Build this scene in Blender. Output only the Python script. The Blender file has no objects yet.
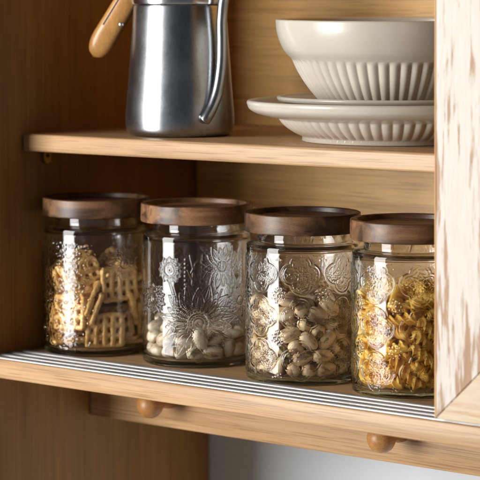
import bpy, bmesh, math, random
import numpy as np
from mathutils import Vector, Matrix, Quaternion
S = bpy.context.scene
COL = S.collection
PI = math.pi
random.seed(4)

# ------------------------------------------------------------------ camera frame and layout (metres)
TH = math.radians(36.9)
FPX, HOR = 2000.0, 17.0
CAMZ = 1.6
FW = Vector((-math.sin(TH), math.cos(TH), 0))
RT = Vector((math.cos(TH), math.sin(TH), 0))
WX = -1.336            # inner face of the left side panel
H_LOW, H_UP = .3235, .1133
Z_LOW, Z_UP = CAMZ - H_LOW, CAMZ - H_UP
Y_LOW, Y_UP, Y_BACK, Y_RAIL, Y_WALL = 1.375, 1.426, 1.701, 1.526, 1.726
X_RIGHT = -.36
TOPZ = CAMZ + .30

def on_plane(x, y, h):
    z = h * FPX / (y - HOR)
    p = FW * z + RT * ((x - 240) / FPX * z)
    return Vector((p.x, p.y, CAMZ - h))

# ------------------------------------------------------------------ material helpers
def mat(name):
    m = bpy.data.materials.new(name); m.use_nodes = True
    nt = m.node_tree; b = nt.nodes['Principled BSDF']
    return m, nt, b
def N(nt, t, **kw):
    n = nt.nodes.new(t)
    for k, v in kw.items(): setattr(n, k, v)
    return n
def setin(n, **kw):
    for k, v in kw.items(): n.inputs[k.replace('_', ' ')].default_value = v
def ramp(nt, stops):
    r = N(nt, 'ShaderNodeValToRGB'); e = r.color_ramp.elements
    while len(e) < len(stops): e.new(.5)
    for i, (p, c) in enumerate(stops):
        e[i].position = p; e[i].color = (*c, 1) if len(c) == 3 else c
    return r
def mapped(nt, scale, rot=(0, 0, 0), loc=(0, 0, 0)):
    tc = N(nt, 'ShaderNodeTexCoord'); mp = N(nt, 'ShaderNodeMapping')
    mp.inputs['Scale'].default_value = scale; mp.inputs['Rotation'].default_value = rot; mp.inputs['Location'].default_value = loc
    nt.links.new(tc.outputs['Object'], mp.inputs['Vector'])
    return mp
def noise(nt, vec, scale, detail=4, rough=.55, dist=0):
    n = N(nt, 'ShaderNodeTexNoise'); setin(n, Scale=scale, Detail=detail, Roughness=rough, Distortion=dist)
    if vec is not None: nt.links.new(vec, n.inputs['Vector'])
    return n
def mixc(nt, fac, a, b, mode='MIX'):
    m = N(nt, 'ShaderNodeMix', data_type='RGBA', blend_type=mode)
    for sock, v in ((m.inputs[0], fac), (m.inputs[6], a), (m.inputs[7], b)):
        if isinstance(v, bpy.types.NodeSocket): nt.links.new(v, sock)
        elif isinstance(v, (int, float)): sock.default_value = v
        else: sock.default_value = (*v, 1)
    return m.outputs[2]
def bump(nt, b, h, strength=.2, dist=.001):
    n = N(nt, 'ShaderNodeBump'); setin(n, Strength=strength, Distance=dist)
    nt.links.new(h, n.inputs['Height']); nt.links.new(n.outputs['Normal'], b.inputs['Normal'])

def wood(name, light, dark, axis, fine=1.0, rough=.45, contrast=1.0, pore=.5, seed=0.0, coat=0.0):
    """plain wood: stretched growth bands, soft fibres and thin dark pores along one axis"""
    m, nt, b = mat(name)
    k = {'X': 0, 'Y': 1, 'Z': 2}[axis]
    s1 = [22 * fine] * 3; s1[k] = 2.2
    s2 = [360 * fine] * 3; s2[k] = 4
    s3 = [1000 * fine] * 3; s3[k] = 17
    L = (seed, seed * .7, seed * 1.3)
    n1 = noise(nt, mapped(nt, s1, loc=L).outputs[0], 1.0, 3, .5, .6)
    n2 = noise(nt, mapped(nt, s2, loc=L).outputs[0], 1.0, 4, .6)
    n3 = noise(nt, mapped(nt, s3, loc=L).outputs[0], 1.0, 2, .5)
    wv = N(nt, 'ShaderNodeTexWave', wave_type='BANDS', bands_direction='DIAGONAL'); setin(wv, Scale=1.6, Distortion=7, Detail=3, Detail_Scale=1.2, Detail_Roughness=.6)
    nt.links.new(mapped(nt, [v * .6 for v in s1], loc=L).outputs[0], wv.inputs['Vector'])
    mid = [(a + c) / 2 for a, c in zip(light, dark)]
    lo = .5 - .22 / contrast; hi = .5 + .22 / contrast
    r1 = ramp(nt, [(lo, dark), (.5, mid), (hi, light)]); nt.links.new(n1.outputs['Fac'], r1.inputs[0])
    rw = ramp(nt, [(0, (.91, .87, .83)), (.55, (1, 1, 1)), (1, (1.0, 1.0, 1.0))]); nt.links.new(wv.outputs['Fac'], rw.inputs[0])
    c = mixc(nt, .75 * min(1, contrast), r1.outputs[0], rw.outputs[0], 'MULTIPLY')
    r2 = ramp(nt, [(.3, (.78, .74, .70)), (.62, (1.06, 1.05, 1.04))]); nt.links.new(n2.outputs['Fac'], r2.inputs[0])
    c = mixc(nt, .8, c, r2.outputs[0], 'MULTIPLY')
    r3 = ramp(nt, [(.37, (.44, .34, .25)), (.47, (1, 1, 1))]); nt.links.new(n3.outputs['Fac'], r3.inputs[0])
    c = mixc(nt, pore, c, r3.outputs[0], 'MULTIPLY')
    nt.links.new(c, b.inputs['Base Color'])
    setin(b, Roughness=rough)
    b.inputs['Coat Weight'].default_value = coat; b.inputs['Coat Roughness'].default_value = .25
    bump(nt, b, n2.outputs['Fac'], .12, .0006)
    return m

OAK_L, OAK_D = (.55, .35, .185), (.46, .275, .13)
M = {}
M['oak_x'] = wood('oak along the shelf', OAK_L, OAK_D, 'X', rough=.42)
M['oak_low'] = wood('oak of the lower board', OAK_L, OAK_D, 'X', rough=.42, seed=3.3)
M['oak_rail'] = wood('oak of the peg rail', (.58, .37, .19), (.48, .285, .13), 'X', rough=.45, seed=7.7)
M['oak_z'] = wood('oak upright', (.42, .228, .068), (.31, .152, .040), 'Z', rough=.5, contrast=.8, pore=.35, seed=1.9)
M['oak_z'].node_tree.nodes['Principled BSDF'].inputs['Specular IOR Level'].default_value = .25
M['oak_back'] = wood('oak veneer back', (.84, .505, .16), (.68, .375, .10), 'X', rough=.42, fine=.8, contrast=1.0, seed=5.1)
M['peg'] = wood('turned beech', (.62, .32, .11), (.48, .22, .065), 'Y', rough=.42, pore=.45, coat=.12)
M['walnut'] = [wood('walnut lid %s' % w, (.30 * f, .155 * f, .072 * f), (.050 * f, .022 * f, .012 * f), 'X', rough=.4, fine=3.2, contrast=1.6, pore=.6, seed=q)
               for w, q, f in (('one', 1.0, .7), ('two', 4.2, 1.15), ('three', 9.4, .62), ('four', 13.7, .95))]
M['handle_wood'] = wood('varnished handle wood', (.60, .31, .095), (.46, .215, .06), 'Z', rough=.35, pore=.25, coat=.4)

def door_wood(name, axis, white, brown, lo, hi, seed):
    """limed oak: pale ground with clusters of reddish brown grain flecks"""
    m, nt, b = mat(name)
    k = {'X': 0, 'Z': 2}[axis]
    s1 = [130] * 3; s1[k] = 11
    s2 = [330] * 3; s2[k] = 26
    s3 = [26] * 3; s3[k] = 4.5
    L = (seed, seed, seed * .6)
    n1 = noise(nt, mapped(nt, s1, loc=L).outputs[0], 1, 4, .62, .5)
    n2 = noise(nt, mapped(nt, s2, loc=L).outputs[0], 1, 4, .6)
    n3 = noise(nt, mapped(nt, s3, loc=L).outputs[0], 1, 2, .5, .4)
    add = N(nt, 'ShaderNodeMath', operation='MULTIPLY_ADD'); nt.links.new(n2.outputs['Fac'], add.inputs[0]); add.inputs[1].default_value = .7
    nt.links.new(n1.outputs['Fac'], add.inputs[2])
    ad2 = N(nt, 'ShaderNodeMath', operation='MULTIPLY_ADD'); nt.links.new(n3.outputs['Fac'], ad2.inputs[0]); ad2.inputs[1].default_value = .55
    nt.links.new(add.outputs[0], ad2.inputs[2])
    mid = [w * .55 + q * .45 for w, q in zip(white, brown)]
    r = ramp(nt, [(lo, brown), (lo + (hi - lo) * .45, mid), (hi, white)])
    mr = N(nt, 'ShaderNodeMapRange'); mr.inputs['From Min'].default_value = .775; mr.inputs['From Max'].default_value = 1.475
    nt.links.new(ad2.outputs[0], mr.inputs['Value']); nt.links.new(mr.outputs[0], r.inputs[0])
    n5 = noise(nt, mapped(nt, [v * 1.6 for v in s2], loc=L).outputs[0], 1, 2)
    r5 = ramp(nt, [(.35, (.92, .89, .86)), (.6, (1.02, 1.02, 1.02))]); nt.links.new(n5.outputs['Fac'], r5.inputs[0])
    c = mixc(nt, .8, r.outputs[0], r5.outputs[0], 'MULTIPLY')
    nt.links.new(c, b.inputs['Base Color']); setin(b, Roughness=.5)
    bump(nt, b, mr.outputs[0], .15, .0006)
    return m
M['door_stile'] = door_wood('limed oak stile', 'Z', (.62, .565, .505), (.36, .20, .095), .36, .50, 2.0)
M['door_rail'] = door_wood('limed oak rail', 'X', (.60, .475, .32), (.50, .30, .15), .25, .45, 6.0)
M['door_panel'] = door_wood('limed oak panel', 'Z', (.625, .57, .51), (.36, .19, .105), .27, .43, 11.0)

M['door_edge'] = wood('bare oak edge', (.74, .44, .20), (.62, .34, .14), 'Z', rough=.5, pore=.3, seed=2.2)
def glass(name, col, dens, rough=0.0):
    m, nt, b = mat(name)
    setin(b, Base_Color=(1, 1, 1, 1), Roughness=rough, IOR=1.46)
    b.inputs['Transmission Weight'].default_value = 1
    va = N(nt, 'ShaderNodeVolumeAbsorption'); va.inputs['Color'].default_value = (*col, 1); va.inputs['Density'].default_value = dens
    nt.links.new(va.outputs[0], nt.nodes['Material Output'].inputs['Volume'])
    return m
M['glass'] = glass('jar glass', (.40, .92, .86), 6)

def steel(name, base, rough, scratch=.5):
    m, nt, b = mat(name)
    setin(b, Base_Color=(*base, 1), Metallic=1, Roughness=rough)
    n = noise(nt, mapped(nt, (38, 38, 26)).outputs[0], 1, 5, .6)
    r = ramp(nt, [(.3, (rough * .88,) * 3), (.7, (rough * 1.18,) * 3)]); nt.links.new(n.outputs['Fac'], r.inputs[0])
    nt.links.new(r.outputs[0], b.inputs['Roughness'])
    n2 = noise(nt, mapped(nt, (420, 420, 300)).outputs[0], 1, 3, .6)
    r2 = ramp(nt, [(.57, (1, 1, 1)), (.68, (.60, .57, .54))]); nt.links.new(n2.outputs['Fac'], r2.inputs[0])
    c = mixc(nt, scratch, base, r2.outputs[0], 'MULTIPLY'); nt.links.new(c, b.inputs['Base Color'])
    n3 = noise(nt, mapped(nt, (34, 34, 22)).outputs[0], 1, 2, .5)
    n4 = noise(nt, mapped(nt, (14, 14, 1400)).outputs[0], 1, 2, .5); ad = N(nt, 'ShaderNodeMath', operation='MULTIPLY_ADD'); nt.links.new(n4.outputs['Fac'], ad.inputs[0]); ad.inputs[1].default_value = .02
    nt.links.new(n3.outputs['Fac'], ad.inputs[2]); bump(nt, b, ad.outputs[0], .05, .004)
    return m
M['steel'] = steel('worn steel', (.40, .415, .435), .28, .5)
M['steel_bright'] = steel('polished steel', (.60, .61, .63), .2, .3)
M['rod'] = steel('polished rod', (.52, .525, .53), .52, .1)
M['brass'] = steel('tarnished brass', (.36, .24, .10), .38, .5)
M['screw'] = steel('screw steel', (.45, .43, .40), .35, .5)

def plain(name, c, rough, spec=.5):
    m, nt, b = mat(name); setin(b, Base_Color=(*c, 1), Roughness=rough); b.inputs['Specular IOR Level'].default_value = spec
    return m, nt, b
M['groove'] = plain('dark groove', (.05, .03, .018), .6)[0]
m, nt, b = plain('cream glaze', (.68, .63, .535), .3)
n = noise(nt, mapped(nt, (30, 30, 30)).outputs[0], 1, 3)
r = ramp(nt, [(.3, (.54, .495, .41)), (.7, (.60, .555, .475))]); nt.links.new(n.outputs['Fac'], r.inputs[0]); nt.links.new(r.outputs[0], b.inputs['Base Color'])
n2 = noise(nt, mapped(nt, (26, 26, 26)).outputs[0], 1, 1); bump(nt, b, n2.outputs['Fac'], .16, .004)
b.inputs['Coat Weight'].default_value = .25; b.inputs['Coat Roughness'].default_value = .16
M['glaze'] = m
m, nt, b = plain('painted plaster', (.60, .63, .655), .8)
n = noise(nt, mapped(nt, (7, 7, 7)).outputs[0], 1, 5); r = ramp(nt, [(.3, (.73, .78, .82)), (.7, (.76, .805, .84))])
nt.links.new(n.outputs['Fac'], r.inputs[0]); nt.links.new(r.outputs[0], b.inputs['Base Color'])
n2 = noise(nt, mapped(nt, (420, 420, 420)).outputs[0], 1, 2); bump(nt, b, n2.outputs['Fac'], .15, .0005)
M['plaster'] = m

def nutshell(name, a, c, fleck):
    m, nt, b = plain(name, a, .55)
    n = noise(nt, mapped(nt, (60, 170, 170)).outputs[0], 1, 4, .6)
    r = ramp(nt, [(.32, fleck), (.46, c), (.66, a)]); nt.links.new(n.outputs['Fac'], r.inputs[0])
    oi = N(nt, 'ShaderNodeObjectInfo'); rr = ramp(nt, [(0, (.70, .64, .56)), (1, (1.1, 1.1, 1.1))]); nt.links.new(oi.outputs['Random'], rr.inputs[0])
    tc = N(nt, 'ShaderNodeTexCoord'); sx = N(nt, 'ShaderNodeSeparateXYZ'); nt.links.new(tc.outputs['Object'], sx.inputs[0])
    ab = N(nt, 'ShaderNodeMath', operation='ABSOLUTE'); nt.links.new(sx.outputs['Y'], ab.inputs[0])
    w_ = N(nt, 'ShaderNodeMath', operation='MULTIPLY_ADD'); nt.links.new(n.outputs['Fac'], w_.inputs[0]); w_.inputs[1].default_value = .003; nt.links.new(ab.outputs[0], w_.inputs[2])
    e1 = N(nt, 'ShaderNodeMapRange', interpolation_type='SMOOTHSTEP'); nt.links.new(w_.outputs[0], e1.inputs['Value'])
    for k_, v_ in (('From Min', .0038), ('From Max', .0056), ('To Min', 1), ('To Max', 0)): e1.inputs[k_].default_value = v_
    e2 = N(nt, 'ShaderNodeMath', operation='GREATER_THAN'); nt.links.new(sx.outputs['Z'], e2.inputs[0]); e2.inputs[1].default_value = .001
    e3 = N(nt, 'ShaderNodeMath', operation='MULTIPLY'); nt.links.new(e1.outputs[0], e3.inputs[0]); nt.links.new(e2.outputs[0], e3.inputs[1])
    e4 = N(nt, 'ShaderNodeMath', operation='MULTIPLY'); nt.links.new(e3.outputs[0], e4.inputs[0]); e4.inputs[1].default_value = .8
    seam = mixc(nt, e4.outputs[0], r.outputs[0], fleck)
    nt.links.new(mixc(nt, 1, seam, rr.outputs[0], 'MULTIPLY'), b.inputs['Base Color'])
    n2 = noise(nt, mapped(nt, (160, 420, 420)).outputs[0], 1, 3); bump(nt, b, n2.outputs['Fac'], .35, .0007)
    return m
M['shell'] = nutshell('pistachio shell', (.87, .69, .44), (.70, .50, .27), (.24, .11, .05))
M['shell_pale'] = nutshell('pale pistachio shell', (.84, .75, .60), (.70, .58, .42), (.42, .27, .15))
m, nt, b = plain('pistachio kernel', (.34, .36, .08), .55)
n = noise(nt, mapped(nt, (140, 260, 260)).outputs[0], 1, 3)
r = ramp(nt, [(.38, (.20, .085, .055)), (.52, (.30, .22, .07)), (.66, (.47, .50, .12))]); nt.links.new(n.outputs['Fac'], r.inputs[0]); nt.links.new(r.outputs[0], b.inputs['Base Color'])
M['kernel'] = m
m, nt, b = plain('dry pasta', (.80, .50, .10), .42)
n = noise(nt, mapped(nt, (120, 240, 240)).outputs[0], 1, 3); r = ramp(nt, [(.3, (.97, .51, .055)), (.7, (.98, .66, .15))])
nt.links.new(n.outputs['Fac'], r.inputs[0])
oi = N(nt, 'ShaderNodeObjectInfo'); rr = ramp(nt, [(0, (.86, .80, .7)), (1, (1.05, 1.08, 1.1))]); nt.links.new(oi.outputs['Random'], rr.inputs[0])
nt.links.new(mixc(nt, 1, r.outputs[0], rr.outputs[0], 'MULTIPLY'), b.inputs['Base Color'])
b.inputs['Subsurface Weight'].default_value = .25; b.inputs['Subsurface Radius'].default_value = (.004, .002, .0006); b.inputs['Subsurface Scale'].default_value = 1
M['pasta'] = m
m, nt, b = plain('baked dough', (.62, .36, .12), .5)
n = noise(nt, mapped(nt, (170, 170, 170)).outputs[0], 1, 4, .6); r = ramp(nt, [(.3, (.52, .24, .055)), (.5, (.78, .45, .14)), (.72, (.90, .64, .28))])
nt.links.new(n.outputs['Fac'], r.inputs[0])
oi = N(nt, 'ShaderNodeObjectInfo'); rr = ramp(nt, [(0, (.80, .74, .68)), (1, (1.1, 1.1, 1.1))]); nt.links.new(oi.outputs['Random'], rr.inputs[0])
nt.links.new(mixc(nt, 1, r.outputs[0], rr.outputs[0], 'MULTIPLY'), b.inputs['Base Color'])
n2 = noise(nt, mapped(nt, (500, 500, 500)).outputs[0], 1, 4); bump(nt, b, n2.outputs['Fac'], .3, .0006)
M['dough'] = m

# ------------------------------------------------------------------ object helpers
def empty(name, loc, rz=0, label=None, cat=None, group=None):
    o = bpy.data.objects.new(name, None); COL.objects.link(o)
    o.location = loc; o.rotation_euler = (0, 0, rz); o.empty_display_size = .02
    tag(o, label, cat, group); return o
def tag(o, label=None, cat=None, group=None, kind=None):
    for k, v in (('label', label), ('category', cat), ('group', group), ('kind', kind)):
        if v: o[k] = v
def finish(name, bm, m, parent=None, smooth=True, angle=40):
    me = bpy.data.meshes.new(name); bm.normal_update(); bm.to_mesh(me); bm.free()
    return link(name, me, m, parent, smooth, angle)
def link(name, me, m, parent=None, smooth=True, angle=40):
    for q in (m if isinstance(m, (list, tuple)) else [m]): me.materials.append(q)
    if smooth: me.shade_smooth() if angle is None else me.set_sharp_from_angle(angle=math.radians(angle))
    if smooth:
        me.polygons.foreach_set('use_smooth', [True] * len(me.polygons))
    o = bpy.data.objects.new(name, me); COL.objects.link(o)
    if parent is not None: o.parent = parent
    return o
def box(x0, x1, y0, y1, z0, z1, bev=.0012, org=(0, 0, 0), seg=2):
    bm = bmesh.new()
    bmesh.ops.create_cube(bm, size=1)
    for v in bm.verts:
        v.co = Vector((x0 + (v.co.x + .5) * (x1 - x0), y0 + (v.co.y + .5) * (y1 - y0), z0 + (v.co.z + .5) * (z1 - z0))) - Vector(org)
    if bev: bmesh.ops.bevel(bm, geom=bm.edges[:], offset=bev, segments=seg, affect='EDGES', profile=.5)
    return bm
def lathe(prof, n=96, fn=None, caps=True):
    """prof = [(r,z)...]; fn(r,z,phi,i) -> (r,z) modulates; open ends closed on the axis"""
    bm = bmesh.new(); rings = []
    for i, (r, z) in enumerate(prof):
        if r < 1e-6: rings.append([bm.verts.new((0, 0, z))]); continue
        ring = []
        for j in range(n):
            a = 2 * PI * j / n; rr, zz = (r, z) if fn is None else fn(r, z, a, i)
            ring.append(bm.verts.new((rr * math.cos(a), rr * math.sin(a), zz)))
        rings.append(ring)
    for a, b2 in zip(rings, rings[1:]):
        for j in range(n):
            k = (j + 1) % n
            if len(a) == 1 and len(b2) == 1: continue
            if len(a) == 1: bm.faces.new((a[0], b2[j], b2[k]))
            elif len(b2) == 1: bm.faces.new((a[j], a[k], b2[0]))
            else: bm.faces.new((a[j], a[k], b2[k], b2[j]))
    bmesh.ops.recalc_face_normals(bm, faces=bm.faces[:])
    return bm
def smooth_path(pts, sub=8):
    P = [Vector(p) for p in pts]; out = []
    Q = [P[0] * 2 - P[1]] + P + [P[-1] * 2 - P[-2]]
    for i in range(1, len(Q) - 2):
        for k in range(sub):
            t = k / sub; a, b2, c, d = Q[i - 1:i + 3]
            out.append(.5 * ((2 * b2) + (c - a) * t + (2 * a - 5 * b2 + 4 * c - d) * t * t + (3 * b2 - a - 3 * c + d) * t ** 3))
    out.append(P[-1]); return out
def tube(bm, pts, rad, n=16, cap=True):
    """round tube along pts; rad a number or a function of 0..1"""
    pts = [Vector(p) for p in pts]; rings = []; up = Vector((0.31, .17, .93)).normalized()
    for i, p in enumerate(pts):
        t = (pts[min(i + 1, len(pts) - 1)] - pts[max(i - 1, 0)]).normalized()
        x = t.cross(up).normalized() if i == 0 else (x - t * x.dot(t)).normalized()
        y = t.cross(x); r = rad(i / (len(pts) - 1)) if callable(rad) else rad
        rings.append([bm.verts.new(p + (x * math.cos(2 * PI * j / n) + y * math.sin(2 * PI * j / n)) * r) for j in range(n)])
    for a, b2 in zip(rings, rings[1:]):
        for j in range(n): bm.faces.new((a[j], a[(j + 1) % n], b2[(j + 1) % n], b2[j]))
    if cap:
        for ring, sgn in ((rings[0], -1), (rings[-1], 1)):
            c = sum((v.co for v in ring), Vector()) / n
            q = bm.verts.new(c)
            for j in range(n): bm.faces.new((ring[j], ring[(j + 1) % n], q))
    bmesh.ops.recalc_face_normals(bm, faces=bm.faces[:])
    return bm
def round_profile(pts, n=4):
    """insert small fillets: pts are (r,z) or (r,z,fillet)"""
    out = []
    for i, p in enumerate(pts):
        f = p[2] if len(p) > 2 else 0
        if not f or i in (0, len(pts) - 1): out.append((p[0], p[1])); continue
        a, b2, c = Vector(pts[i - 1][:2]), Vector(p[:2]), Vector(pts[i + 1][:2])
        u = (a - b2).normalized() * min(f, (a - b2).length * .49); w = (c - b2).normalized() * min(f, (c - b2).length * .49)
        for k in range(n + 1):
            t = k / n; q = (b2 + u) * (1 - t) ** 2 + b2 * 2 * t * (1 - t) + (b2 + w) * t * t
            out.append((q.x, q.y))
    return out

# ------------------------------------------------------------------ room wall
o = finish('wall', box(-3.2, 1.2, Y_WALL, Y_WALL + .1, 0, 2.9, 0), M['plaster'], smooth=False); tag(o, kind='structure')

# ------------------------------------------------------------------ the cabinet
ORG = Vector(((WX + X_RIGHT) / 2, (Y_LOW + Y_BACK) / 2, Z_LOW))
cab = empty('kitchen_cabinet', ORG, 0, 'light oak open kitchen cabinet with two shelves, peg rail and pale limed door', 'cabinet')
def part(name, b6, m, parent=None, bev=.0012, seg=2):
    par = parent or cab
    return finish(name, box(*b6, bev=bev, org=ORG, seg=seg), m, par, angle=35)
Y_SIDE = 1.366
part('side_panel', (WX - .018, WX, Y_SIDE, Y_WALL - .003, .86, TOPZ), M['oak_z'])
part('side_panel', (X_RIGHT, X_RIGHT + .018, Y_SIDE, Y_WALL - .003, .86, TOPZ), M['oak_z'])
part('back_panel', (WX + .0005, X_RIGHT - .0005, Y_BACK, Y_BACK + .008, Z_LOW + .001, TOPZ - .001), M['oak_back'], bev=0)
part('top_board', (WX - .018, X_RIGHT + .018, Y_SIDE - .004, Y_WALL - .003, TOPZ + .001, TOPZ + .019), M['oak_x'])
low = part('lower_shelf', (WX + .0006, X_RIGHT - .0006, Y_LOW, Y_BACK - .0006, Z_LOW - .018, Z_LOW), M['oak_low'], bev=.0016, seg=3)
part('upper_shelf', (WX + .0012, X_RIGHT - .0012, Y_UP, Y_BACK - .0008, Z_UP - .0168, Z_UP), M['oak_x'], bev=.0026, seg=4)
rail = part('peg_rail', (WX + .0006, X_RIGHT - .0006, Y_RAIL, Y_RAIL + .018, CAMZ - .4025, Z_LOW - .0186), M['oak_rail'], bev=.0012)
# four polished rods let into the lower shelf
for i in range(4):
    bm = bmesh.new(); y = Y_LOW + .0060 + .0132 * i
    tube(bm, [Vector((x, y, Z_LOW - .0004)) - ORG for x in np.linspace(WX + .001, X_RIGHT - .001, 6)], .0024, 20)
    finish('metal_rod', bm, M['rod'], low)
# turned pegs under the shelf: ball head on a tapering neck, pointing out of the rail
def peg(x, z):
    prof = [(0, 0), (.0085, 0), (.0082, .004), (.0066, .011), (.0062, .016), (.0072, .0205)]
    R, c = .0131, .0305
    for k in range(15):
        a = math.radians(-55) + math.radians(145) * k / 14
        prof.append((max(0, R * math.cos(a)), c + R * .98 * math.sin(a)))
    prof[-1] = (0, prof[-1][1])
    bm = lathe(prof, 40)
    bmesh.ops.rotate(bm, verts=bm.verts[:], matrix=Matrix.Rotation(PI / 2, 3, 'X'))
    bmesh.ops.translate(bm, verts=bm.verts[:], vec=Vector((x, Y_RAIL + .0005, z)) - ORG)
    finish('peg', bm, M['peg'], rail)
def x_on(px, Y):
    d = FW + RT * ((px - 240) / FPX); t = Y / d.y; return d.x * t, t
for px, py in ((150, 404.5), (381, 438.5)):
    X, t = x_on(px, Y_RAIL - .0305); peg(X, CAMZ - (py - HOR) * t / FPX)
# shelf pin on the side panel
Yp = 1.459; zp = Z_UP - .0168
bm = bmesh.new()
pr = []
for k in range(13):
    a = PI * k / 12; pr.append((Yp + .0055 * math.cos(a), zp - .0085 - .0055 * math.sin(a)))
pr += [(Yp - .0055, zp - .0004), (Yp + .0055, zp - .0004)]
va = [bm.verts.new(Vector((WX + .0003, y, z)) - ORG) for y, z in pr]; vb = [bm.verts.new(Vector((WX + .0042, y, z)) - ORG) for y, z in pr]
bm.faces.new(va); bm.faces.new(vb[::-1])
for i in range(len(pr)): bm.faces.new((va[i], vb[i], vb[(i + 1) % len(pr)], va[(i + 1) % len(pr)]))
bmesh.ops.recalc_face_normals(bm, faces=bm.faces[:]); bmesh.ops.bevel(bm, geom=bm.edges[:], offset=.0006, segments=2, affect='EDGES')
pin = finish('shelf_pin', bm, M['brass'], cab)
bm = bmesh.new(); bmesh.ops.create_cone(bm, cap_ends=True, segments=20, radius1=.0021, radius2=.0019, depth=.0008)
bmesh.ops.rotate(bm, verts=bm.verts[:], matrix=Matrix.Rotation(PI / 2, 3, 'Y')); bmesh.ops.translate(bm, verts=bm.verts[:], vec=Vector((WX + .0046, Yp, zp - .0060)) - ORG)
finish('screw_hole', bm, M['groove'], pin)
# door: mitred frame round a sunk panel
DX0, _ = x_on(436.3, 1.3735); DX1 = X_RIGHT + .012; DZ0 = Z_LOW + .0030; DZ1 = TOPZ - .004; DY0, DY1, FWD = 1.3700, 1.3920, .072
door = finish('door', box(DX0 + FWD - .006, DX1 - FWD + .006, DY0 + .007, DY1 - .005, DZ0 + FWD - .006, DZ1 - FWD + .006, 0, ORG), M['door_panel'], cab)
def frame_piece(name, poly, m):
    bm = bmesh.new(); va = [bm.verts.new(Vector((x, DY0, z)) - ORG) for x, z in poly]; vb = [bm.verts.new(Vector((x, DY1, z)) - ORG) for x, z in poly]
    bm.faces.new(va); bm.faces.new(vb[::-1])
    for i in range(4): bm.faces.new((va[i], vb[i], vb[(i + 1) % 4], va[(i + 1) % 4]))
    bmesh.ops.recalc_face_normals(bm, faces=bm.faces[:]); bmesh.ops.bevel(bm, geom=bm.edges[:], offset=.0009, segments=3, affect='EDGES')
    return finish(name, bm, m, door, angle=35)
g = .00012
DX0 += .0016
frame_piece('stile', [(DX0, DZ0 + g), (DX0 + FWD, DZ0 + FWD + g), (DX0 + FWD, DZ1 - FWD - g), (DX0, DZ1 - g)], M['door_stile'])
frame_piece('stile', [(DX1, DZ0 + g), (DX1, DZ1 - g), (DX1 - FWD, DZ1 - FWD - g), (DX1 - FWD, DZ0 + FWD + g)], M['door_stile'])
frame_piece('bottom_rail', [(DX0 + g, DZ0), (DX1 - g, DZ0), (DX1 - FWD - g, DZ0 + FWD), (DX0 + FWD + g, DZ0 + FWD)], M['door_rail'])
frame_piece('top_rail', [(DX0 + g, DZ1), (DX0 + FWD + g, DZ1 - FWD), (DX1 - FWD - g, DZ1 - FWD), (DX1 - g, DZ1)], M['door_rail'])

DX0 -= .0016
part('edge_band', (DX0, DX0 + .00155, DY0 + .0003, DY1 - .0002, DZ0 + .0003, DZ1), M['door_edge'], door, bev=.0006)

# ------------------------------------------------------------------ glass jars
R_OUT, R_IN, NECK = .0508, .0480, .0405
def quatrefoil(s, z):
    NC = 8; cw = 2 * PI * R_OUT / NC; ch = .0376
    z0 = .0222; u = (s / cw - np.floor(s / cw + .5)) * cw; row = np.clip(np.floor((z - z0) / ch + .5), 0, 2); v = z - z0 - row * ch
    d = 1e9 * np.ones_like(u); o_, rr = .0080, .0092
    for cx, cz in ((o_, 0), (-o_, 0), (0, o_), (0, -o_)): d = np.minimum(d, np.hypot(u - cx, v - cz) - rr)
    rdg = lambda q, c, w: np.exp(-((q - c) / w) ** 2)
    h = .00082 * rdg(d, 0, .00062) + .00028 * rdg(d, -.0026, .0005)
    h = h + .00035 / (1 + np.exp(np.clip((d + .0008) / .0004, -40, 40)))
    r = np.hypot(u, v); a = np.arctan2(v, u)
    for k in range(4):                                   # four pointed petals with a vein
        ca, sa = math.cos(k * PI / 2), math.sin(k * PI / 2); p = u * ca + v * sa; q = -u * sa + v * ca
        w = .0022 * np.sin(np.clip((p - .0012) / .0085, 0, 1) * PI)
        pet = np.abs(q) - w; on = (p > .0012) & (p < .0097)
        h = h + np.where(on, .00036 * rdg(pet, 0, .00038) + .00020 * rdg(q, 0, .0003), 0)
        ca, sa = math.cos(k * PI / 2 + PI / 4), math.sin(k * PI / 2 + PI / 4); p = u * ca + v * sa; q = -u * sa + v * ca
        w = .0013 * np.sin(np.clip((p - .002) / .006, 0, 1) * PI); on = (p > .002) & (p < .008)
        h = h + np.where(on, .00028 * rdg(np.abs(q) - w, 0, .0004), 0)
    h = h + .0004 * np.exp(-(r / .0012) ** 2)
    st = np.random.default_rng(5).normal(0, 1, h.shape); st = (st + np.roll(st, 1, 0) + np.roll(st, 1, 1) + np.roll(np.roll(st, 1, 0), 1, 1)) / 2
    h = h + .00009 * st / (1 + np.exp(np.clip((d + .0012) / .0003, -40, 40)))   # stippled ground inside each tile
    # little florets of dots where four tiles meet
    u2 = (s / cw - .5 - np.floor(s / cw)) * cw; v2 = (z - z0) / ch; v2 = (v2 - .5 - np.floor(v2)) * ch
    for k in range(8):
        a_ = k * PI / 4; h = h + .00075 * np.exp(-(((u2 - .0042 * math.cos(a_)) ** 2 + (v2 - .0042 * math.sin(a_)) ** 2) / .00095 ** 2))
        a_ += PI / 8; h = h + .00045 * np.exp(-(((u2 - .0066 * math.cos(a_)) ** 2 + (v2 - .0066 * math.sin(a_)) ** 2) / .0007 ** 2))
    h = h + .0008 * np.exp(-((u2 ** 2 + v2 ** 2) / .0012 ** 2))
    return h
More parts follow.
